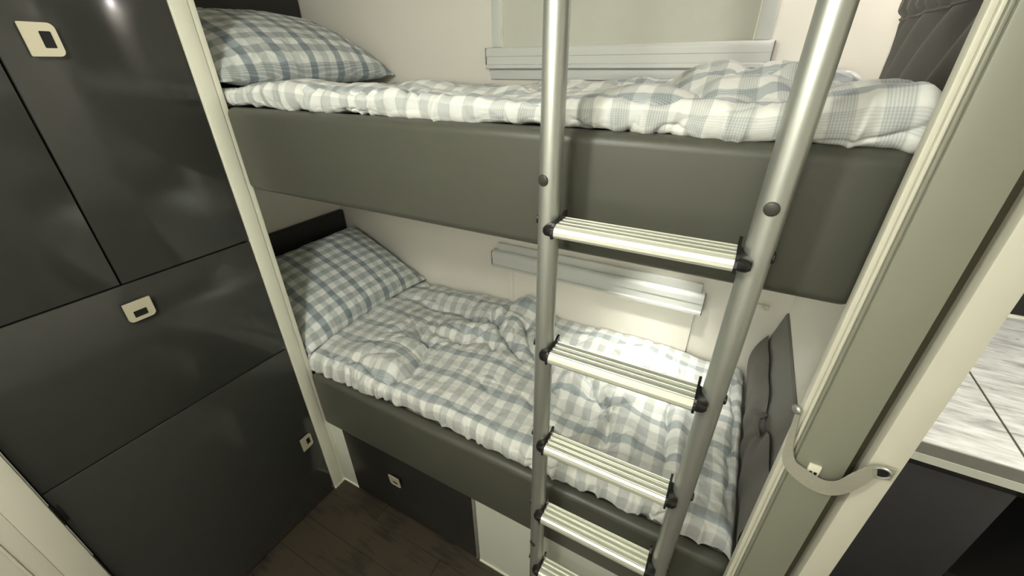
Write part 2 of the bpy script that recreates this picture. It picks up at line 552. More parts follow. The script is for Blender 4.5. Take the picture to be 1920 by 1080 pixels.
# ------------------------------------------------------------------ window blinds
def rounded_bar(x0, x1, z0, z1, y):
    """blind bar profile in (y,z), extruded along x; front lip at the bottom, rounded shoulder at the top"""
    h = z1 - z0
    pr = [(y, z0 + 0.002), (y - 0.030, z0), (y - 0.034, z0 + 0.002), (y - 0.034, z0 + 0.010), (y - 0.026, z0 + 0.013), (y - 0.026, z0 + 0.55*h),
          (y - 0.029, z0 + 0.58*h), (y - 0.029, z0 + 0.80*h)]
    for k in range(7):
        a = math.radians(k * 15)
        pr.append((y - 0.017 - 0.012 * math.cos(a), z0 + 0.80*h + 0.2*h * math.sin(a)))
    pr.append((y, z1))
    return MB().prism(pr, 0, x0, x1)
def blind(label, zbar0, zbar1, ztop, zbot, xs, closed_above):
    t = thing('window_blind', label, 'window blind', ((xs[0] + xs[-1]) / 2, YW, zbar0))
    b = obj('bar', rounded_bar(xs[0], xs[-1], zbar0, zbar1, YW - 0.001), 'blind_frame', t)
    for xa, xb in ((xs[0] - 0.003, xs[0]), (xs[-1], xs[-1] + 0.003)):
        obj('end_cap', box(xa, xb, YW - 0.031, YW - 0.001, zbar0, zbar1 - 0.002, bev=0.001), 'dark_end', b)
    za, zb = (zbar1, ztop) if closed_above else (zbot, zbar0)
    for xa, xb in ((xs[1], xs[2]), (xs[3], xs[4])) if closed_above else ((xs[1], xs[2]),):
        g = obj('side_frame', box(xa, xb, YW - (0.022 if closed_above else 0.012), YW - 0.001, za, zb, bev=0.002), 'blind_frame' if closed_above else 'wall', t)
        xc = xb if xa == xs[1] else xa - 0.003
        obj('guide_bead', box(xc, xc + 0.003, YW - (0.018 if closed_above else 0.0105), YW - 0.001, za, zb), 'white_trim', g)
    obj('blind_cloth', box(xs[2], xs[3], YW - 0.010, YW - 0.004, za, zb), 'blind_cloth' if closed_above else 'wall', t)
    if closed_above:
        obj('top_frame', box(xs[1], xs[4], YW - 0.022, YW - 0.001, zb, zb + 0.04, bev=0.002), 'blind_frame', t)
        obj('lower_frame', box(xs[1] - 0.015, xs[4] + 0.012, YW - 0.012, YW - 0.001, zbar0 - 0.03, zbar0, bev=0.002), 'blind_frame', t)
    else:
        obj('top_frame', box(xs[0] + 0.02, xs[5] - 0.012, YW - 0.014, YW - 0.001, zbar1, zbar1 + 0.03, bev=0.002), 'blind_frame', t)
    return t
blind('white framed window blind on the wall above the upper bunk', 1.531, 1.590, 1.86, 0, (0.397, 0.415, 0.449, 1.142, 1.176, 1.186), True)
blind('white window blind with its bar just under the upper bunk', 0.826, 0.897, 0, 0.60, (0.392, 0.457, 0.477, 1.158, 1.165, 1.176), False)

# ------------------------------------------------------------------ soft furnishings
rng = np.random.RandomState(7)
PERM = rng.permutation(256)
PERM = np.concatenate([PERM, PERM, PERM])
GR = np.stack([np.cos(np.linspace(0, 2*np.pi, 256, endpoint=False)), np.sin(np.linspace(0, 2*np.pi, 256, endpoint=False))], 1)
def noise(x, y):
    xi, yi = np.floor(x).astype(int), np.floor(y).astype(int)
    xf, yf = x - xi, y - yi
    xi &= 255; yi &= 255
    f = lambda t: t*t*t*(t*(t*6 - 15) + 10)
    u, v = f(xf), f(yf)
    def g(ix, iy, dx, dy):
        h = PERM[PERM[ix] + iy]
        return GR[h, 0]*dx + GR[h, 1]*dy
    n00 = g(xi, yi, xf, yf); n10 = g(xi + 1, yi, xf - 1, yf)
    n01 = g(xi, yi + 1, xf, yf - 1); n11 = g(xi + 1, yi + 1, xf - 1, yf - 1)
    return (n00*(1-u) + n10*u)*(1-v) + (n01*(1-u) + n11*u)*v * 1.0
def fbm(x, y, o=3):
    s, a = 0, 1.0
    for k in range(o):
        s = s + a*noise(x*2**k + 17*k, y*2**k + 31*k)
        a *= 0.5
    return s
def sst(a, b, x):
    t = np.clip((x - a)/(b - a), 0, 1)
    return t*t*(3 - 2*t)
def polydist(x, y, pts):
    """distance to a polyline and the side of it"""
    best = np.full(x.shape, 1e9); side = np.zeros(x.shape); par = np.zeros(x.shape)
    n = len(pts) - 1
    for i in range(n):
        ax, ay = pts[i]; bx, by = pts[i + 1]
        dx, dy = bx - ax, by - ay
        t = np.clip(((x - ax)*dx + (y - ay)*dy)/(dx*dx + dy*dy), 0, 1)
        ex, ey = x - ax - t*dx, y - ay - t*dy
        d = np.hypot(ex, ey)
        m = d < best
        best = np.where(m, d, best)
        side = np.where(m, np.sign(dx*ey - dy*ex), side)
        par = np.where(m, (i + t)/n, par)
    return best, side, par
def crease(x, y, pts, depth, width, bulge=0.0):
    """sharp valley with a swelling along one side"""
    wx = x + 0.012*noise(x*14 + 3, y*14) ; wy = y + 0.012*noise(x*14, y*14 + 9)
    d, s, t = polydist(wx, wy, pts)
    fade = sst(0, 0.15, t)*sst(0, 0.15, 1 - t) * 0.85 + 0.15
    fade = np.where(d > 0.001, fade, fade)
    w2 = 3.4*width
    h = -1.25*depth*np.exp(-d/(0.75*width)) + 0.8*depth*np.exp(-((d - 1.2*w2)/w2)**2)*(0.6 + 0.4*s)
    h = h + bulge*np.exp(-((d - w2)/w2)**2)*(s > 0)
    # crumpled cloth beside the fold
    cr = np.clip(1 - np.abs(noise(x*26 + 5, y*24 + 3))*2.4, 0, 1)**2
    h = h + 0.0045*cr*np.exp(-d/0.035)
    return h*fade

def mesh_grid(name, Pn, UVn, mat, parent=None, closed=False):
    """Pn: (n,m,3) points"""
    n, m = Pn.shape[:2]
    idx = np.arange(n*m).reshape(n, m)
    a, b, c, d = idx[:-1, :-1], idx[1:, :-1], idx[1:, 1:], idx[:-1, 1:]
    F = np.stack([a, b, c, d], -1).reshape(-1, 4)
    me = bpy.data.meshes.new(name)
    me.vertices.add(n*m)
    me.vertices.foreach_set('co', Pn.reshape(-1).astype(np.float32))
    me.loops.add(F.size)
    me.loops.foreach_set('vertex_index', F.reshape(-1).astype(np.int32))
    me.polygons.add(len(F))
    me.polygons.foreach_set('loop_start', np.arange(0, F.size, 4, dtype=np.int32))
    me.polygons.foreach_set('use_smooth', np.ones(len(F), bool))
    uvl = me.uv_layers.new(name='UVMap')
    uvl.data.foreach_set('uv', UVn.reshape(-1, 2)[F.reshape(-1)].reshape(-1).astype(np.float32))
    me.update(calc_edges=True)
    me.validate()
    if not isinstance(mat, str):
        return me
    return finish(name, me, MT[mat], parent, None)

def displace(Pn, h):
    du = np.gradient(Pn, axis=0); dv = np.gradient(Pn, axis=1)
    nn = np.cross(du, dv)
    nn /= np.linalg.norm(nn, axis=-1, keepdims=True) + 1e-12
    return Pn + nn*h[..., None]

def duvet(label, x0, x1, y0, y1, zb, thick, folds, seed, edge_gather, over):
    """quilt: underside strip, rolled front edge, top face to the wall. thick(x,y): height of the top above zb"""
    step = 0.0036
    nx = int((x1 - x0)/step)
    X = np.linspace(x0, x1, nx)
    tf = thick(X, np.full_like(X, y0 + 0.05))
    # section coordinate: under (-), roll, top
    roll_n, top_n, und_n = 44, int((y1 - y0)/step), 8
    phi = np.linspace(-math.pi/2, math.pi/2, roll_n)
    Xg = []
    PX, PY, PZ, S = [], [], [], []
    ry = 0.026
    R0 = thick(X, np.full_like(X, y0 + ry))
    for k in range(und_n):
        t = 1 - k/und_n
        PX.append(X); PY.append(np.full_like(X, y0 + ry + 0.05*t)); PZ.append(np.full_like(X, zb) - 0*X); S.append(-0.10 - 0.05*t + 0*X)
    for k in range(roll_n):
        c, s = math.cos(phi[k]), math.sin(phi[k])
        PX.append(X)
        PY.append(y0 + ry - (ry + over(X)*(0.6 - 0.4*s))*abs(c)**0.75)
        PZ.append(zb + R0*0.5*(1 + np.sign(s)*abs(s)**0.9))
        S.append(-0.10 + 0.10*(k/(roll_n - 1)) + 0*X)
    for k in range(1, top_n + 1):
        y = y0 + ry + (y1 - y0 - ry)*k/top_n
        PX.append(X); PY.append(np.full_like(X, y)); PZ.append(zb + thick(X, np.full_like(X, y))); S.append(np.full_like(X, y - y0 - ry))
    Pn = np.stack([np.array(PX), np.array(PY), np.array(PZ)], -1)
    S = np.array(S)
    Pn = Pn.transpose(1, 0, 2); S = S.T
    xg, yg = Pn[..., 0], Pn[..., 1]
    s0 = seed
    a = xg; b = S
    ww = 0.05
    wa = a + ww*fbm(a*5 + s0, b*5 + 2.3, 2); wb = b + ww*fbm(a*5 + 7.7, b*5 + s0, 2)
    h = 0.009*fbm(a*6 + s0, b*6 + 1, 2)
    # long meandering creases along the zero lines of warped noise
    m1 = 0.25 + 0.75*sst(-0.15, 0.25, noise(a*3.5 + 9, b*3.5 + s0))
    n1 = noise(wa*5.2 + s0*1.3, wb*7.5 + 4)
    h += m1*(-0.0085*np.exp(-np.abs(n1)/0.045) + 0.010*np.clip(np.abs(n1)*2.2, 0, 1))
    m2 = sst(-0.1, 0.3, noise(a*5 + 2.2, b*5 + 1.7*s0))
    m2 = m2 + 1.1*np.exp(-((xg - 0.55)/0.28)**2 - ((yg - 0.44)/0.17)**2)
    n2 = noise(wa*11 + 7 + s0, wb*9 + 2)
    h += m2*(-0.0060*np.exp(-np.abs(n2)/0.05) + 0.004*np.clip(np.abs(n2)*2.2, 0, 1))
    rid2 = 1 - np.abs(noise(wa*20 + 5, wb*17 + s0)) * 2.4
    h += 0.0022*np.clip(rid2, 0, 1)**2.5 * (0.35 + 0.65*sst(-0.2, 0.3, noise(a*6 + 1, b*6 + 2*s0)))
    h += 0.0012*noise(a*70, b*70)
    for f in folds:
        h += crease(xg, yg, *f)
    # pinched gathers on the rolled edge
    em = np.exp(-((S + 0.055)/0.045)**2)
    gz = 1 - np.abs(noise(a*24 + 2*s0, b*5)) * 2.6
    h += em*edge_gather*(np.clip(gz, 0, 1)**2 - 0.5)
    h += em*0.004*noise(a*9 + s0, b*12)
    h *= sst(-0.145, -0.085, S)
    Pn = displace(Pn, -h if False else h*NSIGN)
    # rounded ends
    for xe, sg in ((x0, 1), (x1, -1)):
        dd = (Pn[..., 0] - xe)*sg
        r = 0.035
        k = np.sqrt(np.clip(1 - (1 - np.clip(dd/r, 0, 1))**2, 0.0, 1))
        Pn[..., 2] = zb + (Pn[..., 2] - zb)*(0.12 + 0.88*k)
    Pn[..., 1] = np.minimum(Pn[..., 1], YW - 0.013)
    UV = np.stack([a + 0.010*fbm(a*6, b*6 + s0, 2) + 0.10*h, b + 0.012*fbm(a*6 + 4, b*6, 2) + 0.10*h], -1)
    o = mesh_grid('duvet', Pn, UV, 'duvet')
    return tag(o, label, 'duvet')
NSIGN = 1.0

def th_low(x, y):
    t = 0.074 - 0.012*sst(0.35, 0.64, y)*(1 - sst(0.3, 0.55, x)*sst(0.4, 0.75, 1.25 - x)) + 0.012*np.exp(-((x - 0.20)/0.14)**2 - ((y - 0.20)/0.2)**2)
    t = t + 0.050*np.exp(-((x - 0.585)/0.075)**2 - ((y - 0.585)/0.055)**2)
    t = t + 0.020*np.exp(-((x - 0.95)/0.25)**2 - ((y - 0.56)/0.06)**2)
    t = t + 0.014*np.exp(-((x - 0.62)/0.16)**2 - ((y - 0.24)/0.10)**2)
    return (t + 0.006*np.sin(x*11 + y*5))*(0.25 + 0.75*sst(-0.13, -0.03, x))
folds_low = [
    ([(0.10, 0.47), (0.324, 0.50), (0.45, 0.43), (0.56, 0.47)], 0.022, 0.018, 0.012),
    ([(0.44, 0.50), (0.56, 0.40), (0.70, 0.30)], 0.024, 0.016, 0.014),
    ([(0.60, 0.52), (0.66, 0.40), (0.76, 0.32), (0.88, 0.19)], 0.022, 0.018, 0.012),
    ([(0.36, 0.02), (0.386, 0.104), (0.339, 0.243), (0.24, 0.30)], 0.020, 0.018, 0.010),
    ([(0.75, 0.42), (0.909, 0.324), (1.02, 0.20), (1.04, 0.10)], 0.020, 0.013, 0.012),
    ([(0.79, 0.182), (0.927, 0.19), (1.043, 0.156)], 0.014, 0.012, 0.006),
    ([(1.13, 0.48), (1.159, 0.316), (1.181, 0.10)], 0.016, 0.007, 0.010),
    ([(0.15, 0.06), (0.30, 0.03), (0.37, 0.03)], 0.014, 0.014, 0.006),
    ([(0.30, 0.33), (0.42, 0.31), (0.52, 0.34), (0.60, 0.30)], 0.018, 0.014, 0.010),
    ([(0.50, 0.60), (0.53, 0.52), (0.49, 0.45)], 0.018, 0.014, 0.010),
    ([(0.97, 0.35), (1.05, 0.40), (1.12, 0.50)], 0.012, 0.012, 0.006),
    ([(1.318, 0.60), (1.325, 0.30), (1.332, 0.03)], 0.012, 0.007, 0.004),
    ([(0.82, 0.27), (0.90, 0.24), (0.97, 0.26), (1.06, 0.21)], 0.012, 0.010, 0.006),
]
duvet('blue-grey check duvet rumpled over the lower bunk', -0.14, 1.355, 0.012, YW - 0.014, 0.590, th_low, folds_low, 3.1, 0.010, lambda x: 0.004 + 0.006*np.sin(x*9))

def th_up(x, y):
    t = 0.040 + 0.020*np.exp(-((x - 0.25)/0.14)**2 - ((y - 0.05)/0.10)**2)
    t = t - 0.012*sst(0.06, 0.25, y) * (1 - sst(0.9, 1.2, x))
    t = t + 0.030*sst(1.14, 1.26, x)*sst(0.35, 0.58, y)
    t = t + 0.022*sst(1.18, 1.32, x)*(1 - sst(0.06, 0.3, y))
    t = t + 0.020*np.exp(-((x - 0.9)/0.16)**2 - ((y - 0.60)/0.08)**2)
    t = t + 0.016*np.exp(-((x - 1.08)/0.10)**2 - ((y - 0.28)/0.08)**2)
    return (t + 0.004*np.sin(x*14 + y*7))*(0.35 + 0.65*sst(-0.13, -0.03, x))
folds_up = [
    ([(0.95, 0.45), (1.03, 0.25), (1.10, 0.14), (1.24, 0.10)], 0.022, 0.022, 0.014),
    ([(1.05, 0.50), (1.16, 0.35), (1.28, 0.30)], 0.022, 0.02, 0.014),
    ([(1.14, 0.25), (1.22, 0.20), (1.34, 0.22)], 0.020, 0.018, 0.012),
    ([(0.70, 0.30), (0.84, 0.22), (0.94, 0.24)], 0.014, 0.02, 0.008),
    ([(0.40, 0.12), (0.62, 0.14), (0.78, 0.12)], 0.012, 0.02, 0.006),
]
duvet('blue-grey check duvet on the upper bunk, plump at the foot end', -0.14, 1.372, 0.006, YW - 0.014, 1.457, th_up, folds_up, 11.4, 0.009, lambda x: 0.004 + 0.016*sst(1.05, 1.3, x))

def pillow(label, p_front, p_head, y0, y1, T, seed, sag):
    """p_front/p_head: (x,z) of the foot-side and head-side seams; y0..y1 the width"""
    n, m = 150, 170
    a = np.linspace(-1, 1, n)[:, None] + np.zeros((1, m))
    b = np.linspace(-1, 1, m)[None, :] + np.zeros((n, 1))
    e = np.array(p_front) - np.array(p_head)
    Lx = np.hypot(*e); e = e/Lx; nrm = np.array([-e[1], e[0]])
    Ly = y1 - y0
    # outline: edges pulled in between the corners
    aa = a*(1 - 0.085*(1 - b**2)**1.0*np.abs(a)**3) 
    bb = b*(1 - 0.065*(1 - a**2)*np.abs(b)**3)
    prof = (np.clip(1 - np.abs(a)**2.4, 0, 1)**0.55)*(np.clip(1 - np.abs(b)**2.8, 0, 1)**0.55)
    objs = []
    out = []
    for sg in (1, -1):
        th = T*prof*(0.62 if sg > 0 else 0.38)
        s0 = seed + (3 if sg < 0 else 0)
        ed = np.maximum(np.abs(a), np.abs(b))
        wr = (1 - np.abs(noise(a*5 + s0 + 0.5*noise(a*4, b*4), b*6 + s0))*2.4)
        h = 0.004*np.clip(wr, 0, 1)**2*sst(0.15, 0.7, ed)*sst(0.0, 0.08, 1 - ed)
        h = h + 0.006*noise(a*2.2 + s0, b*2.4)*prof
        # radial puckers next to the seams
        pk = noise(b*11 + s0, a*1.5)*np.exp(-((1 - np.abs(a))/0.14))*0.007 + noise(a*11 + s0, b*1.5)*np.exp(-((1 - np.abs(b))/0.14))*0.007
        h = (h + pk)*sst(0, 0.05, 1 - ed)
        off = (th + h)*sg
        u = (aa + 1)/2*Lx
        x = p_head[0] + e[0]*u + nrm[0]*off
        z = p_head[1] + e[1]*u + nrm[1]*off - sag*(1 - a**2)*(sg < 0)*0
        y = y0 + (bb + 1)/2*Ly + 0*x
        Pn = np.stack([x, y, z], -1)
        UV = np.stack([u + 0.004*noise(a*3, b*3), (bb + 1)/2*Ly + 0.004*noise(a*3 + 5, b*3)], -1)
        if sg < 0:
            Pn = Pn[::-1]; UV = UV[::-1]
        out.append((Pn, UV))
    me = None
    V = np.concatenate([o_[0].reshape(-1, 3) for o_ in out])
    U = np.concatenate([o_[1].reshape(-1, 2) for o_ in out])
    idx = np.arange(n*m).reshape(n, m)
    F = np.stack([idx[:-1, :-1], idx[1:, :-1], idx[1:, 1:], idx[:-1, 1:]], -1).reshape(-1, 4)
    F = np.concatenate([F, F + n*m])
    me = bpy.data.meshes.new('pillow')
    me.from_pydata(V.tolist(), [], F.tolist())
    me.polygons.foreach_set('use_smooth', np.ones(len(F), bool))
    uvl = me.uv_layers.new(name='UVMap')
    uvl.data.foreach_set('uv', U[F.reshape(-1)].reshape(-1).astype(np.float32))
    bm = bmesh.new(); bm.from_mesh(me)
    bmesh.ops.remove_doubles(bm, verts=bm.verts[:], dist=1e-5)
    bmesh.ops.recalc_face_normals(bm, faces=bm.faces[:])
    bm.to_mesh(me); bm.free()
    o = finish('pillow', me, MT['pillow'], None, None)
    return tag(o, label, 'pillow')
pillow('blue-grey check pillow leaning on the lower headboard', (0.015, 0.668), (-0.400, 0.862), 0.004, 0.638, 0.135, 2.2, 0)
pillow('blue-grey check pillow at the head of the upper bunk', (-0.005, 1.512), (-0.42, 1.655), 0.004, 0.630, 0.15, 5.9, 0)

# ------------------------------------------------------------------ foot end: pad, gathered curtains
ft = thing('foot_pad', 'smooth grey upholstered pad on the partition at the foot of the lower bunk', 'pad', (XR, 0.3, 0.47))
n = 24
mb = MB()
pr = [(0.595, XR - 0.001), (0.595, XR - 0.030), (0.76, XR - 0.030), (0.80, XR - 0.024), (0.885, XR - 0.006), (0.890, XR - 0.001)]
mb.prism(pr, 1, 0.03, YW - 0.006)
obj('pad', mb, 'pad_grey', ft)
# lower gathered curtain: bunched cloth between duvet and pad
nz, ny = 70, 180
tz = np.linspace(0, 1, nz)[:, None] + np.zeros((1, ny)); ty = np.linspace(0, 1, ny)[None, :] + np.zeros((nz, 1))
yk = 0.275
y = -0.010 + ty*0.65
topz = 0.800 - 0.035*np.exp(-((y - yk)/0.05)**2) + 0.004*np.sin(y*40)
z = 0.60 + tz*(topz - 0.60)
pin = np.exp(-((z - 0.775)/0.03)**2 - ((y - yk)/0.09)**2)
bul = 0.030*np.sin(np.pi*np.clip(tz, 0, 1))**0.8*(1 - 0.85*pin)
rad = np.arctan2(z - 0.79, y - yk + 1e-6)
fo = 0.006*np.sin(rad*9 + 1.5*noise(y*8, z*8))*np.exp(-np.hypot(z - 0.79, y - yk)/0.16) + 0.005*noise(y*18, z*9)
x = 1.377 - bul + fo*np.sin(np.pi*tz)
x = np.minimum(x, 1.3775)
Pn = np.stack([x, y, z], -1)
cu = thing('curtain', 'dark grey gathered curtain tucked beside the lower duvet', 'curtain', (1.37, 0.3, 0.60), 'grey bunk curtains')
def grid_part(name, Pn, mat, parent):
    UVn = Pn[..., :2].copy()
    me = mesh_grid(name, Pn, UVn, None)
    return finish(name, me, MT[mat], parent, None)
grid_part('cloth', Pn, 'curtain', cu)
for k in range(3):
    c = Vector((1.362, yk - 0.012 + 0.012*k, 0.772 - 0.008*k))
    obj('tie_fold', MB().tube([c + Vector((0.012, -0.028, -0.028)), c + Vector((-0.004, -0.012, -0.004)), c + Vector((-0.004, 0.010, 0.010)), c + Vector((0.014, 0.026, 0.012))], [0.004, 0.006, 0.006, 0.004], 10), 'curtain', cu)

# upper curtain: pleated header, drawn back to the corner
nz, ny = 110, 260
tz = np.linspace(0, 1, nz)[:, None] + np.zeros((1, ny)); ty = np.linspace(0, 1, ny)[None, :] + np.zeros((nz, 1))
z = 1.47 + tz*0.46
zs = 1.615                                   # gathering seam
low = np.clip((zs - z)/(zs - 1.50), 0, 1.2)
ya = 0.520 - 0.06*low                         # back edge drawn forward a little
yb = 0.0 + 0.10*low
y = yb + (ya - yb)*(1 - (1 - ty)**(1 + 1.1*low))
up_ = sst(zs - 0.01, zs + 0.01, z)
pleat = up_*np.sin(ty*2*np.pi*9 + 0.8*np.sin(ty*9)) + (1 - up_)*np.sin(ty*2*np.pi*4.5 + 0.9*np.sin(ty*7) + 0.7*noise(ty*5, tz*3))
amp = 0.012 + 0.010*np.abs(z - zs)/0.15
amp = amp*(1 - 0.55*np.exp(-((z - zs)/0.008)**2))
x = 1.390 + 0.8*amp*pleat - 0.012*np.exp(-((z - zs - 0.02)/0.02)**2)
x = np.clip(x, 1.3745, XR - 0.003)
cu2 = thing('curtain', 'dark grey pleated curtain at the foot of the upper bunk', 'curtain', (1.385, 0.3, 1.47), 'grey bunk curtains')
grid_part('cloth', np.stack([x, y, z], -1), 'curtain', cu2)
k0 = int(np.argmin(np.abs(z[:, 0] - zs)))
obj('header_tape', MB().tube([(x[k0, q] - 0.001, y[k0, q], z[k0, q]) for q in range(2, ny, 4)], 0.0026, 8), 'curtain', cu2)

# ------------------------------------------------------------------ ladder
LX, RX, LY, LR = 0.9345, 1.2240, -0.080, 0.0172
RX2 = 1.2175
lad = thing('ladder', 'silver aluminium bunk ladder with ribbed treads and black end caps', 'ladder', (1.08, LY, 0))
def rail(xb, xt):
    # stile with hook at the top resting over the bunk rail is above the frame; stile runs to the floor
    path = [(xb, LY, 0.012), (xb + (xt - xb)*0.5, LY, 0.85), (xt, LY, 1.72), (xt, LY + 0.008, 1.775), (xt, LY + 0.028, 1.805), (xt, LY + 0.055, 1.815)]
    o = obj('stile', MB().tube(path, LR, 28), 'alu', lad)
    obj('foot', MB().tube([(xb, LY, 0.0), (xb, LY, 0.03)], LR + 0.003, 24), 'plastic_black', o)
    return o
sl = rail(0.9335, 0.9355)
sr = rail(RX2, 1.2265)
def sx(z, right):
    return (RX2 + (1.2265 - RX2)*z/1.72) if right else (0.9335 + 0.002*z/1.72)
for st, right in ((sl, 0), (sr, 1)):
    for z in (1.397, 0.463):
        x = sx(z, right)
        dx = -0.30 if not right else -0.1
        d = Vector((dx, -1, 0)).normalized()
        c = Vector((x, LY, z)) + d*(LR - 0.001)
        obj('bolt', MB().disc(c, d, 0.0088, 0.004, 20, 0.6), 'bolt', st)
# tread profile in (y,z) relative to front-bottom corner at (0,0); ribbed top
def tread_profile():
    D, H = 0.050, 0.020
    p = [(0.004, 0.0), (0.0012, 0.0015), (0.0, 0.005), (0.0006, 0.010), (0.003, 0.0155), (0.007, 0.0185)]
    for (ya, yb) in ((0.0085, 0.0175), (0.0215, 0.0300), (0.0345, 0.0420), (0.0455, 0.0485)):   # broad ribs between deep grooves
        p += [(ya, H - 0.0040), (ya + 0.0003, H - 0.0008), (ya + 0.001, H), (yb - 0.001, H), (yb - 0.0003, H - 0.0008), (yb, H - 0.0040)]
    p += [(D, H - 0.0042), (D, 0.003), (D - 0.003, 0.0)]
    return p
TX0, TX1 = 0.9575, 1.2000
Z1, DZ = 1.3175, 0.2400
YF = -0.116
TP = tread_profile()
for k in range(6):
    z = Z1 - k*DZ
    if z < 0.05: break
    poly = [(YF + a, z + b) for a, b in TP]
    tr = obj('tread', MB().prism(poly, 0, TX0 - 0.0005*k, TX1 - 0.0016*k), 'alu_tread', lad)
    for right in (0, 1):
        s = 1 if right else -1
        xe = (TX1 - 0.0016*k) if right else (TX0 - 0.0005*k)
        xr = sx(z, right)
        # cap: rounded nose in front of the stile tapering back round it
        nose = []
        for (t, yf, yb, za, zb) in ((0.0, 0.0005, 0.052, -0.001, 0.0215), (0.35, -0.0005, 0.050, -0.0015, 0.020), (0.75, 0.0015, 0.044, -0.001, 0.017), (1.0, 0.007, 0.036, 0.001, 0.013)):
            xx = xe + s*t*0.020
            ring = []
            yc, zc, hy, hz = YF + (yf + yb)/2, z + (za + zb)/2, (yb - yf)/2, (zb - za)/2
            for q in range(16):
                an = 2*math.pi*q/16
                cx, sn = math.cos(an), math.sin(an)
                ring.append((xx, yc + hy*math.copysign(abs(cx)**0.6, cx), zc + hz*math.copysign(abs(sn)**0.6, sn)))
            nose.append(ring)
        vs = [p for r_ in nose for p in r_]
        fs = []
        for i in range(3):
            for q in range(16):
                fs.append([i*16 + q, i*16 + (q + 1) % 16, (i + 1)*16 + (q + 1) % 16, (i + 1)*16 + q])
        fs += [list(range(16))[::-1], [48 + q for q in range(16)]]
        obj('end_cap', MB().add(vs, fs, True), 'plastic_black', tr)
        fin = [(YF - 0.0012, z - 0.001), (YF + 0.053, z - 0.001), (YF + 0.056, z + 0.029), (YF + 0.050, z + 0.029), (YF + 0.040, z + 0.0235), (YF + 0.006, z + 0.0215), (YF + 0.0005, z + 0.014), (YF - 0.0016, z + 0.007)]
        xa_, xb_ = (xe, xe + 0.004) if right else (xe - 0.004, xe)
        obj('end_plate', MB().prism(fin, 0, xa_, xb_), 'plastic_black', tr)
        c = Vector((xr + s*(LR - 0.001), LY, z + 0.014))
        obj('plug', MB().disc(c, (s, 0, 0), 0.008, 0.004, 16, 0.5), 'plastic_black', tr)

# ------------------------------------------------------------------ sliding door profile, strap, catch
dp = thing('folding_door', 'grey vertical edge profile of the folded aisle door', 'door', (1.375, -0.09, 0))
obj('leading_profile', box(1.3465, 1.4040, -0.100, -0.062, 0.0, CEIL - 0.004, bev=0.0015), 'door_profile', dp)
tk = obj('track', box(1.3425, 1.3465, -0.096, -0.062, 0.0, CEIL - 0.004, bev=0.0012), 'door_profile', dp)
obj('ridge', box(1.3385, 1.3425, -0.092, -0.066, 0.0, CEIL - 0.004, bev=0.0012), 'post_white', tk)
obj('outer_strip', box(1.3325, 1.3385, -0.088, -0.070, 0.0, CEIL - 0.004, bev=0.0012), 'post_white', dp)

def ribbon(path, widths, dirs, th=0.0016):
    """strip along path; width direction per point; thickness across"""
    path = [Vector(p) for p in path]
    vs, fs = [], []
    nn = len(path)
    for i, p in enumerate(path):
        t = (path[min(i + 1, nn - 1)] - path[max(i - 1, 0)]).normalized()
        wd = Vector(dirs[i]); wd = (wd - t*wd.dot(t)).normalized()
        nr = t.cross(wd)
        for (a, b) in ((-.5, -.5), (.5, -.5), (.5, .5), (-.5, .5)):
            vs.append(p + wd*widths[i]*a + nr*th*b)
    for i in range(nn - 1):
        for k in range(4):
            fs.append([i*4 + k, i*4 + (k + 1) % 4, i*4 + 4 + (k + 1) % 4, i*4 + 4 + k])
    fs += [[3, 2, 1, 0], [nn*4 - 4, nn*4 - 3, nn*4 - 2, nn*4 - 1]]
    return MB().add(vs, fs, True)
def smooth_path(pts, k=8):
    P_ = [Vector(p) for p in pts]
    out = []
    for i in range(len(P_) - 1):
        p0, p1, p2, p3 = P_[max(i - 1, 0)], P_[i], P_[i + 1], P_[min(i + 2, len(P_) - 1)]
        for j in range(k):
            t = j/k
            out.append(0.5*((2*p1) + (p2 - p0)*t + (2*p0 - 5*p1 + 4*p2 - p3)*t*t + (3*p1 - p0 - 3*p2 + p3)*t**3))
    out.append(P_[-1])
    return out
sp = thing('strap', 'light grey webbing strap tying the door profile to the white post', 'strap', (1.385, -0.12, 1.02))
key = [(1.3285, -0.091, 1.122), (1.3310, -0.094, 1.088), (1.3340, -0.098, 1.058), (1.3395, -0.104, 1.037), (1.353, -0.109, 1.027), (1.382, -0.112, 1.018), (1.402, -0.113, 1.030), (1.416, -0.109, 1.053), (1.428, -0.103, 1.067), (1.4495, -0.0975, 1.068)]
wk = [0.007, 0.009, 0.012, 0.019, 0.024, 0.026, 0.026, 0.024, 0.022, 0.021]
dk = [(0.6, -0.7, 0.2), (0.6, -0.6, 0.3), (0.5, -0.4, 0.5), (0.35, -0.15, 0.85), (0.2, 0, 1), (0, 0, 1), (-0.2, -0.1, 1), (-0.4, 0.0, 0.9), (-0.3, 0, 0.95), (-0.1, 0, 1)]
pth = smooth_path(key, 6)
wid = [p.x for p in smooth_path([(v, 0, 0) for v in wk], 6)]
dr = smooth_path(dk, 6)
wb = obj('webbing', ribbon(pth, wid, dr), 'strap', sp)
obj('stud', MB().disc((1.3270, -0.0905, 1.122), (-0.75, -0.6, 0), 0.007, 0.006, 20, 0.7), 'alu', sp)
mb = MB()
ring = []
c = Vector((1.435, -0.1016, 1.0695))
for k in range(25):
    t = 2*math.pi*k/24
    ring.append(c + Vector((0.0100*math.cos(t), -0.0014, 0.0085*math.sin(t))))
obj('eyelet', MB().tube(ring, 0.0016, 8, False), 'alu', sp)
obj('eyelet_hole', MB().disc(c, (0, -1, 0), 0.0082, 0.0012, 20), 'plastic_black', sp)
ct = thing('door_catch', 'small cream plastic catch with two slots on the door profile', 'catch', (1.370, -0.101, 1.02))
obj('catch_body', box(1.3625, 1.3775, -0.1045, -0.1001, 1.018, 1.045, bev=0.001), 'cream', ct)
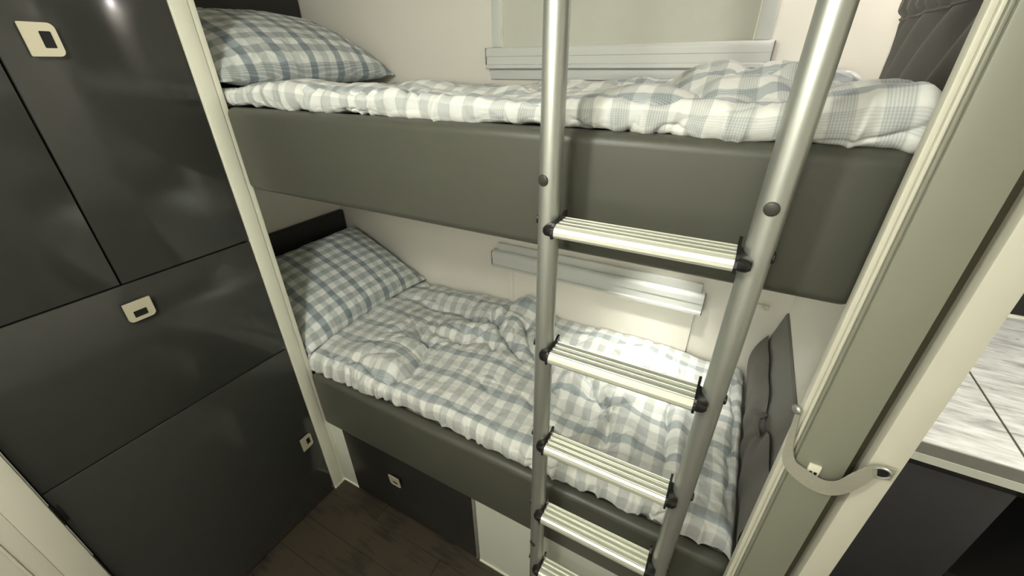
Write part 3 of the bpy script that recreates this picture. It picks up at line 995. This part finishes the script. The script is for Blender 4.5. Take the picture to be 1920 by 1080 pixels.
for xx in (1.3655, 1.3710):
    obj('slot', box(xx, xx + 0.0035, -0.1052, -0.1043, 1.019, 1.033), 'plastic_black', ct)

# ------------------------------------------------------------------ kitchen beyond the post
kt = thing('worktop', 'pale veined worktop with grey edge behind the white post', 'worktop', (2.0, 0.6, 0.83))
for xa, xb in ((1.432, 1.7985), (1.8035, 2.55)):
    tp = obj('top_panel', box(xa, xb, 0.266, 0.985, 0.832, 0.861), 'marble', kt)
    obj('front_edge', box(xa, xb, 0.262, 0.266, 0.832, 0.861), 'edge_grey', tp)
obj('joint', box(1.7985, 1.8035, 0.263, 0.985, 0.832, 0.8600), 'dark_gap', kt)
obj('light_strip', box(1.432, 2.55, 0.261, 0.28, 0.8118, 0.832), 'white_panel', kt)
kc = thing('kitchen_cabinet', 'dark grey kitchen cabinet under the veined worktop', 'cabinet', (1.62, 0.6, 0))
obj('body', box(1.432, 1.803, 0.285, 0.97, 0.05, 0.8115), 'carcass', kc)
kd = obj('door', box(1.434, 1.8035, 0.266, 0.2845, 0.06, 0.795, bev=0.001), 'kitchen_front', kc)
obj('top_rail', box(1.434, 1.8035, 0.270, 0.2845, 0.7955, 0.8115), 'carcass', kc)
ks = thing('kitchen_opening', 'black boards standing in for the dark opening beside the kitchen cabinet', 'opening_board', (2.2, 0.7, 0))
obj('back', box(1.806, 2.55, 0.72, 0.74, 0.0, 0.811), 'carcass', ks)  # black boards stand in for the dark void under the worktop
obj('opening_board', box(1.806, 2.55, 0.36, 0.72, 0.40, 0.418), 'carcass', ks)
obj('side', box(2.532, 2.55, 0.36, 0.72, 0.0, 0.811), 'carcass', ks)
up = thing('upstand', 'black upstand with pale lip along the back of the worktop', 'upstand', (2.0, 1.0, 0.861))
obj('panel', box(1.432, 2.55, 0.992, 1.03, 0.80, 1.15), 'carcass', up)
obj('lip', box(1.432, 2.55, 0.985, 0.992, 0.80, 0.868), 'white_trim', up)

# ------------------------------------------------------------------ lamps
def spot_dir(o, loc, aim):
    o.location = loc
    o.rotation_euler = (Vector(aim) - Vector(loc)).to_track_quat('-Z', 'Y').to_euler()
for lab, (x, y), r, wt, c in LAMPS:
    t = thing('ceiling_lamp', lab, 'lamp', (x, y, CEIL), 'round ceiling lamps')
    obj('rim', MB().disc((x, y, CEIL), (0, 0, -1), r + 0.012, 0.012, 32), 'white_trim', t)
    MT['lens_' + lab] = emitter('lamp_lens', c, 6.0)
    obj('lens', MB().disc((x, y, CEIL - 0.012), (0, 0, -1), r, 0.004, 32, 0.8), 'lens_' + lab, t)
    ld = bpy.data.lights.new('lamp_light', 'POINT')          # domed diffuser: shines sideways too
    ld.shadow_soft_size = r*0.6; ld.energy = wt; ld.color = c
    lo = bpy.data.objects.new('lamp_light', ld)
    col.objects.link(lo)
    lo.parent = t
    lo.location = (0, 0, -0.025 - r*0.6)
for R_, lab, top in ((READ_LOW, 'small round downlight under the upper bunk base', 1.2549), (READ_UP, 'small round downlight on the ceiling above the upper bunk foot end', CEIL)):
    L0 = Vector(R_['loc']); L0.z = top - 0.012
    dr_ = (Vector(R_['aim']) - L0).normalized()
    t = thing('downlight', lab, 'lamp', (L0.x, L0.y, top), 'bunk downlights')
    obj('rim', MB().disc((L0.x, L0.y, top), (0, 0, -1), 0.030, 0.008, 28), 'white_trim', t)
    MT['rl' + lab] = emitter('downlight_lens', R_['col'], 8.0)
    obj('lens', MB().disc((L0.x, L0.y, top - 0.008), (0, 0, -1), 0.022, 0.003, 24, 0.6), 'rl' + lab, t)
    ld = bpy.data.lights.new('downlight_light', 'SPOT')
    ld.energy = R_['watts']; ld.color = R_['col']; ld.spot_size = math.radians(R_['cone']); ld.spot_blend = R_['blend']; ld.shadow_soft_size = 0.02
    lo = bpy.data.objects.new('downlight_light', ld)
    col.objects.link(lo)
    spot_dir(lo, L0, R_['aim'])
    lo.parent = t
    lo.location = (0, 0, -0.0125)
br = thing('wall_clip', 'small white clip on the wall beneath the upper bunk foot end', 'clip', (1.338, YW, 0.885))
obj('clip_base', box(1.322, 1.354, YW - 0.012, YW - 0.001, 0.884, 0.90, bev=0.003), 'white_trim', br)
obj('clip_knob', MB().disc((1.338, YW - 0.011, 0.893), (0, -1, 0), 0.006, 0.008, 16, 0.5), 'white_trim', br)
